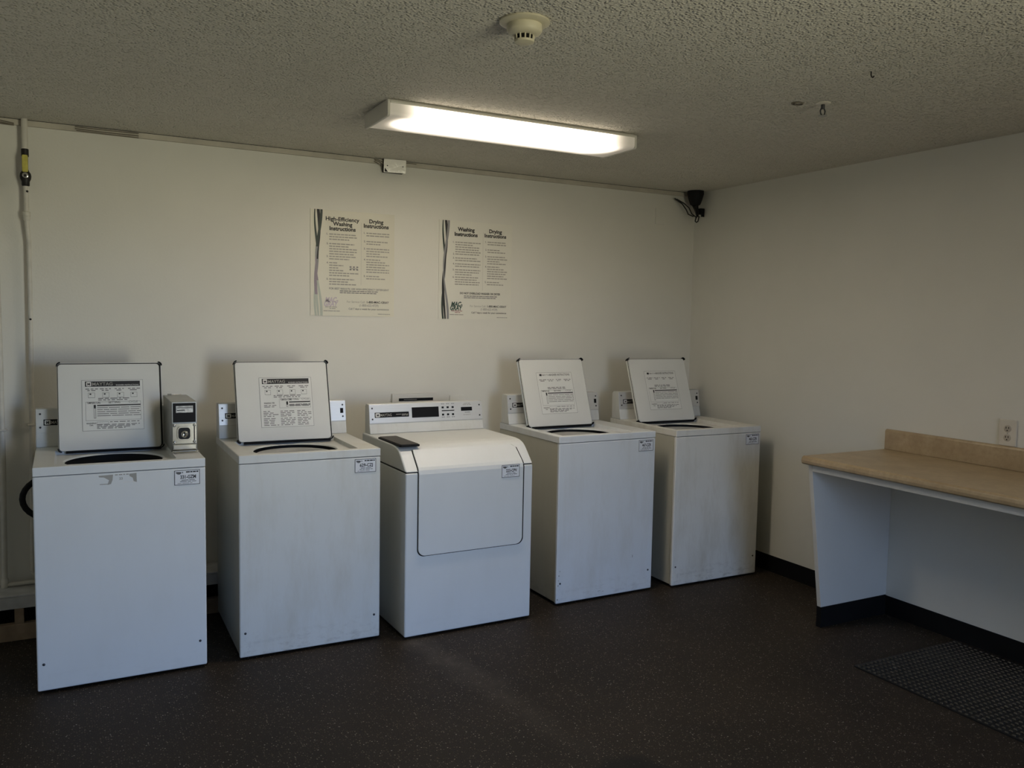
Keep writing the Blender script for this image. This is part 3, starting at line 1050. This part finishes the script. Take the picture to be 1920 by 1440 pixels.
wp = empty('water_pipe', (-.284, Y1 - .045, 0))
tag(wp, 'white painted pipe with black valve at the extreme left edge', 'pipe')
q = MB().tube([(-.014, 0, H - .001), (-.014, 0, 2.05), (-.004, 0, 1.9), (.0, 0, 1.3), (0, 0, .8), (-.006, 0, .235)], .012, 'pipe', 16)
q.lathe([(.016, .216), (.016, .255), (.012, .262)], (-.006, 0, 0), 'pipe', 16)
q.tube([(-.006, 0, .229), (.8, .0, .227)], .0105, 'pipe', 14)
q.build('pipe_run', wp, smooth=50)
q = MB().lathe([(.014, 2.06), (.017, 2.065), (.020, 2.10), (.023, 2.12), (.020, 2.14), (.015, 2.18), (.014, 2.24)], (-.012, 0, 0), 'valve', 18)
q.build('valve_body', wp, smooth=50)
MB().tube([(-.010, -.005, 2.12), (-.010, -.034, 2.12)], .008, 'valve', 12).build('valve_stem', wp, smooth=40)
MB().prism(rrect(-.026, 2.06, -.002, 2.13, .006, 4), 'y', -.041, -.034, 'valve').build('valve_handle', wp, .002)
q = MB().box((-.03, .018, .958), (.032, .022, .974), 'pipe').tube([(-.016, .014, .966), (-.016, -.013, .966), (.016, -.013, .966), (.016, .014, .966)], .005, 'pipe', 8)
q.build('pipe_clamp', wp)

# ------------------------------------------------------------------ cables along the ceiling line
def cable(name, paths, r, label, m='wire'):
    q = MB()
    for p in paths:
        q.tube(p, r, m, 8)
    return tag(q.build(name, None, smooth=50), label, 'cable')


yc = Y1 - .022
cable('cable_bundle', [[(.045, yc, 2.400), (.18, yc, 2.3985), (.322, yc, 2.4000)], [(.045, yc, 2.391), (.16, yc - .002, 2.3875), (.322, yc, 2.3885)], [(.050, yc, 2.383), (.2, yc, 2.3800), (.322, yc, 2.379)]], .0022,
      'short bundle of dusty cables on ceiling trim right of the gas pipe')
cable('cable_bundle', [[(-.5, yc, 2.402), (-.3, yc, 2.398), (-.205, yc, 2.385)], [(-.5, yc, 2.391), (-.3, yc, 2.388), (-.205, yc, 2.379)], [(-.5, yc, 2.381), (-.3, yc, 2.379), (-.205, yc, 2.3765)]], .0025,
      'dusty cables on ceiling trim at the upper left edge')

jb = empty('junction_box', (1.572, Y1, 2.333))
tag(jb, 'small white junction box at top of back wall above the left poster', 'junction box')
MB().box((.006, -.042, .003), (.120, -.0005, .070), 'gap').build('box', jb)
q = MB()
q.T = Matrix.Translation((.063, -.048, .036)) @ Matrix.Rotation(-.12, 4, 'Z') @ Matrix.Rotation(.10, 4, 'X')
q.prism(rrect(-.063, -.036, .063, .0365, .003, 3), 'y', -.002, .003, 'film')
for uu in (-.043, .045):
    q.lathe([(.0035, -.002), (.0035, -.0035), (.002, -.0042)], (uu, 0, 0), 'screw', 10, 'y')
q.build('cover_plate', jb, .0006)
q = MB()
for a in ([(-.002, -.02, .045), (-.020, -.026, .055), (-.045, -.030, .060)], [(-.002, -.02, .030), (-.018, -.026, .042), (-.052, -.030, .054)], [(-.002, -.02, .058), (-.025, -.026, .065), (-.05, -.028, .066)]):
    q.tube(a, .0022, 'wire', 8)
q.build('wires', jb, smooth=50)
q = MB()
q.tube([(.126, -.02, .064), (.16, -.024, .066), (.20, -.024, .064)], .0022, 'wire', 8)
q.build('wires', jb, smooth=50)

cc = empty('corner_camera', (3.742, 4.50, H))
tag(cc, 'black tapered fixture with dangling wires in ceiling corner', 'security camera')
MB().lathe([(.054, -.0005), (.055, -.022), (.046, -.056), (.034, -.090), (.024, -.096)], (0, 0, 0), 'black', 28).build('housing', cc, smooth=50)
MB().tube([(.0, 0, -.092), (.012, 0, -.115), (.020, .0, -.140), (.022, 0, -.17)], [.022, .014, .010, .008], 'black', 12).build('arm', cc, smooth=60)
q = MB().box((.032, -.020, -.152), (.066, .018, -.113), 'gloss_black')
q.box((.036, -.022, -.170), (.064, -.018, -.150), 'black')
q.build('camera_body', cc, .003)
q = MB()
for p in ([(-.11, .06, -.055), (-.055, .05, -.080), (-.028, .03, -.110), (-.010, .02, -.150), (.015, .0, -.175)],
          [(-.12, .07, -.050), (-.07, .05, -.085), (-.050, .03, -.125), (-.040, .02, -.155), (-.010, .0, -.170)],
          [(-.02, .01, -.09), (-.012, -.01, -.125), (.004, -.01, -.158), (.022, -.01, -.15), (.022, 0, -.12)],
          [(.022, 0, -.165), (.006, -.005, -.178), (.0, -.005, -.200), (.010, -.005, -.207), (.026, -.002, -.200), (.036, 0, -.165)]):
    q.tube(p, .0042, 'valve', 8)
q.build('wires', cc, smooth=60)

# ------------------------------------------------------------------ ceiling fittings
# fluorescent fixtures
LW, LD, LH = 1.235, .295, .066


def fixture(xc, y0, label, lens):
    lf = empty('ceiling_light', (xc, y0 + LD / 2, H))
    tag(lf, label, 'ceiling light')
    hw = LW / 2
    MB().box((-hw + .004, -LD / 2 + .01, -.012), (hw - .004, LD / 2 - .01, -.0005), 'lampwhite').build('housing', lf)
    # end caps
    prof = [(-LD / 2 - .002, -.006), (-LD / 2 - .002, -LH + .004), (-LD / 2 + .006, -LH - .003), (LD / 2 - .006, -LH - .003), (LD / 2 + .002, -LH + .004), (LD / 2 + .002, -.006)]
    for s_ in (-1, 1):
        MB().prism(prof, 'x', s_ * hw, s_ * (hw - .012), 'lampwhite').build('end_cap', lf, .003)
    MB().box((-hw + .012, -LD / 2 - .004, -.016), (hw - .012, LD / 2 + .004, -.008), 'lampwhite').build('rim', lf, .002)
    # the lens (its object origin is at the fixture centre line)
    lens_prof = [(-LD / 2, -.016), (-LD / 2, -LH + .014), (-LD / 2 + .004, -LH + .005), (-LD / 2 + .012, -LH), (LD / 2 - .03, -LH), (LD / 2 - .012, -LH + .006), (LD / 2, -LH + .02), (LD / 2, -.016)]
    # local y is measured from the near edge side: object coordinates are used by the material
    lm = MB().prism([(a, b_) for a, b_ in lens_prof], 'x', -hw + .012, hw - .012, lens).build('diffuser', lf)
    lm.data.transform(Matrix.Translation((0, LD / 2, 0)))
    lm.location = (0, -LD / 2, 0)


fixture(1.775, 3.315, 'long fluorescent ceiling light glowing above the posters and dryer', 'lens')
fixture(2.95, .62, 'second fluorescent ceiling light nearer the camera, above the end of the counter', 'lens_dim')

sd = empty('smoke_detector', (1.214, 2.262, H))
tag(sd, 'round yellowed smoke detector on ceiling at top centre', 'smoke detector')
MB().lathe([(.074, -.0005), (.075, -.006), (.066, -.011), (.052, -.012)], (0, 0, 0), 'smoke', 40).build('base', sd, smooth=40)
MB().lathe([(.052, -.0115), (.053, -.028), (.048, -.036), (.034, -.042)], (0, 0, 0), 'smoke', 40).build('body', sd, smooth=40)
MB().lathe([(.026, -.0418), (.026, -.0555)], (0, 0, 0), 'dark_void', 24).build('sensor_chamber', sd, smooth=40)
for i in range(12):
    a = 2 * PI * i / 12 + .12
    MB().tube([(.029 * math.cos(a), .029 * math.sin(a), -.0415), (.027 * math.cos(a), .027 * math.sin(a), -.0565)], .0026, 'smoke', 8).build('cage_rib', sd, smooth=40)
MB().lathe([(.030, -.056), (.029, -.062), (.018, -.066)], (0, 0, 0), 'smoke', 30).build('cap', sd, smooth=40)

sp = empty('fire_sprinkler', (2.675, 2.46, H))
tag(sp, 'small pendent fire sprinkler on ceiling with pale round escutcheon', 'sprinkler')
MB().lathe([(.030, -.0005), (.030, -.003), (.024, -.006), (.012, -.007)], (0, 0, 0), 'plate', 28).build('escutcheon', sp, smooth=40)
MB().lathe([(.0075, -.0065), (.0075, -.022), (.006, -.024)], (0, 0, 0), 'screw', 14).build('body', sp, smooth=40)
MB().tube([(-.007, 0, -.020), (-.013, 0, -.032), (-.010, 0, -.044), (0, 0, -.050)], .0026, 'screw', 8).tube([(.007, 0, -.020), (.013, 0, -.032), (.010, 0, -.044), (0, 0, -.050)], .0026, 'screw', 8).build('frame_arm', sp, smooth=40)
MB().lathe([(.004, -.049), (.018, -.0505), (.018, -.052), (.004, -.053)], (0, 0, 0), 'steel', 16).build('deflector', sp, smooth=40)

q = MB().tube([(.024 * math.cos(2 * PI * i / 24), .018 * math.sin(2 * PI * i / 24), 0) for i in range(24)], .003, 'wire', 8, closed=True)
q.tube([(-.012, .0, 0), (.004, .018, 0)], .003, 'wire', 8)
o = q.build('ceiling_ring', None, smooth=50)
o.location = (2.59, 2.513, H - .0030)
tag(o, 'thin flat ring mark on ceiling left of the sprinkler', 'ring')

q = MB().tube([(0, 0, -.0003), (0, 0, -.012), (.004, 0, -.018), (.010, 0, -.019), (.014, 0, -.014)], .0024, 'valve', 8)
o = q.build('ceiling_hook', None, smooth=50)
o.location = (2.486, 2.078, H)
tag(o, 'tiny dark hook in ceiling at upper right', 'hook')

# ------------------------------------------------------------------ counter on the right
CY0, CY1 = 1.02, 2.976
ct = empty('folding_counter', (X1, CY1, 0))
tag(ct, 'tan laminate folding counter with white side panel against the right wall', 'counter')
cx0 = 3.197 - X1
prof = [(cx0 + .010, .839), (cx0 + .002, .845), (cx0, .858), (cx0 + .003, .872), (cx0 + .014, .8795), (-.020, .8795), (-.0005, .8795), (-.0005, .839)]
tp = MB().prism(prof, 'y', -(CY1 - CY0), 0, 'laminate').build('countertop', ct, .002, 2)
prof = [(-.021, .8797), (-.021, .975), (-.017, .983), (-.010, .986), (-.0005, .986), (-.0005, .8797)]
MB().prism(prof, 'y', -(CY1 - CY0), -.001, 'laminate').build('backsplash', ct, .002, 2)
MB().box((cx0 + .030, -(CY1 - CY0), .806), (cx0 + .050, -.046, .8388), 'panel').build('apron', ct, .002)


def side_panel(y1):
    # tapered leg panel, narrower towards the floor
    pts = [(cx0 + .030, .8388), (cx0 + .138, .104), (-.0075, .104), (-.0005, .106), (-.0005, .8388)]
    p = MB().prism(pts, 'y', y1 - .025, y1, 'panel').build('side_panel', ct, .0015)
    k_ = MB().prism([(cx0 + .136, 0), (cx0 + .136, .104), (-.0065, .104), (-.0065, 0)], 'y', y1 - .029, y1, 'baseboard').build('kick_board', p)
    return p


side_panel(-.018)
side_panel(-(CY1 - CY0) + .06)

ol = empty('wall_outlet', (X1, 2.331, 1.047))
tag(ol, 'duplex electrical outlet on right wall above the tan backsplash', 'outlet')
MB().box((-.010, -.040, -.0605), (-.0004, .040, .0605), 'plate').build('cover_plate', ol, .003, 2)
for zz in (-.023, .019):
    s_ = MB().lathe([(.0165, -.0095), (.0165, -.0125), (.0155, -.013)], (0, 0, zz), 'socket', 24, 'x').build('socket', ol, smooth=40)
    for (yy, za, zb_, h_) in ((-.006, .002, .009, .0018), (.006, .002, .009, .0018)):
        MB().box((-.0138, yy - h_, zz + za - .002), (-.0128, yy + h_, zz + zb_), 'slot').build('slot', s_)
    MB().lathe([(.0032, -.0128), (.0032, -.0138)], (0, 0, zz - .008), 'slot', 12, 'x').build('slot', s_)
MB().lathe([(.0028, -.0098), (.0028, -.0115)], (0, 0, -.002), 'steel', 10, 'x').build('plate_screw', ol, smooth=40)

# rubber mat in front of the counter
q = MB()
MX0, MX1, MY0, MY1 = 3.088, 3.790, .95, 2.515
q.box((MX0, MY0, .0005), (MX1, MY1, .006), 'mat')
nx, ny = 26, 58
for i in range(nx):
    for j in range(ny):
        a = MX0 + .018 + (MX1 - MX0 - .036) * i / (nx - 1)
        b_ = MY0 + .018 + (MY1 - MY0 - .036) * j / (ny - 1)
        r_ = .0085
        vs = [(a - r_, b_ - r_, .006), (a + r_, b_ - r_, .006), (a + r_, b_ + r_, .006), (a - r_, b_ + r_, .006)]
        vs += [(a - r_ * .6, b_ - r_ * .6, .0105), (a + r_ * .6, b_ - r_ * .6, .0105), (a + r_ * .6, b_ + r_ * .6, .0105), (a - r_ * .6, b_ + r_ * .6, .0105)]
        q.add(vs, [(4, 5, 6, 7), (0, 1, 5, 4), (1, 2, 6, 5), (2, 3, 7, 6), (3, 0, 4, 7)], 'mat')
tag(q.build('floor_mat'), 'black studded rubber mat on floor under the counter, smeared grey', 'mat')

# ------------------------------------------------------------------ light
# the world outside the doorway: sunlit ground below the horizon, hazy horizon, blue sky above
w = bpy.data.worlds.new('outdoors')
S.world = w
w.use_nodes = True
nt = w.node_tree
bg = nt.nodes['Background']
tc = nt.nodes.new('ShaderNodeTexCoord')
sx = nt.nodes.new('ShaderNodeSeparateXYZ')
nt.links.new(tc.outputs['Generated'], sx.inputs[0])
mr = nt.nodes.new('ShaderNodeMapRange')
mr.inputs[1].default_value = -.5
mr.inputs[2].default_value = .5
nt.links.new(sx.outputs[2], mr.inputs[0])
rp = nt.nodes.new('ShaderNodeValToRGB')
el = rp.color_ramp.elements
GROUND, HAZE, SKY = (.70, .67, .50, 1), (.62, .84, 1.25, 1), (.37, .57, .97, 1)
stops = [(0., GROUND), (.46, GROUND), (.53, HAZE), (.62, SKY), (1., SKY)]
while len(el) < len(stops):
    el.new(.5)
for e_, (p_, c_) in zip(el, stops):
    e_.position = p_
    e_.color = c_
nt.links.new(mr.outputs[0], rp.inputs[0])
nt.links.new(rp.outputs[0], bg.inputs[0])
# open and bright towards +x, closed in by shaded buildings towards -x
def azimuth(x0, v0, x1, v1):
    az = nt.nodes.new('ShaderNodeMapRange')
    for i_, v_ in enumerate((x0, x1, v0 * 14, v1 * 14)):
        az.inputs[1 + i_].default_value = v_
    nt.links.new(sx.outputs[0], az.inputs[0])
    return az.outputs[0]


low_, high_ = azimuth(-.42, .14, .5, 1.72), azimuth(-.6, .52, .5, 1.42)
ev = nt.nodes.new('ShaderNodeMapRange')
ev.inputs[1].default_value = .02
ev.inputs[2].default_value = .16
nt.links.new(sx.outputs[2], ev.inputs[0])
mx = nt.nodes.new('ShaderNodeMix')
nt.links.new(ev.outputs[0], mx.inputs[0])
nt.links.new(low_, mx.inputs[2])
nt.links.new(high_, mx.inputs[3])
nt.links.new(mx.outputs[0], bg.inputs[1])

al = bpy.data.lights.new('doorway_portal', 'AREA')
al.shape = 'RECTANGLE'
al.size = DX1 - DX0 - .08
al.size_y = DZ - .04
al.cycles.is_portal = True
ao = bpy.data.objects.new('doorway_portal', al)
C.objects.link(ao)
ao.location = ((DX0 + DX1) / 2, Y0 - .06, (DZ - .04) / 2)
ao.rotation_euler = (PI / 2, 0, 0)

# ------------------------------------------------------------------ camera
yaw, pitch, roll, f, ch = .4856, .0763, .0183, 1576.34, 1.5241
fwd = Vector((math.sin(yaw), math.cos(yaw), 0))
rt = Vector((math.cos(yaw), -math.sin(yaw), 0))
up = Vector((0, 0, 1))
F = fwd * math.cos(pitch) - up * math.sin(pitch)
U = up * math.cos(pitch) + fwd * math.sin(pitch)
R3 = rt * math.cos(roll) + U * math.sin(roll)
U3 = U * math.cos(roll) - rt * math.sin(roll)
cam = bpy.data.cameras.new('camera')
cam.sensor_fit = 'HORIZONTAL'
cam.sensor_width = 36
cam.lens = f / 1920 * 36
cam.clip_start = .02
co_ = bpy.data.objects.new('camera', cam)
C.objects.link(co_)
mw = Matrix.Identity(4)
for i in range(3):
    mw[i][0], mw[i][1], mw[i][2] = R3[i], U3[i], -F[i]
mw[2][3] = ch
co_.matrix_world = mw
S.camera = co_
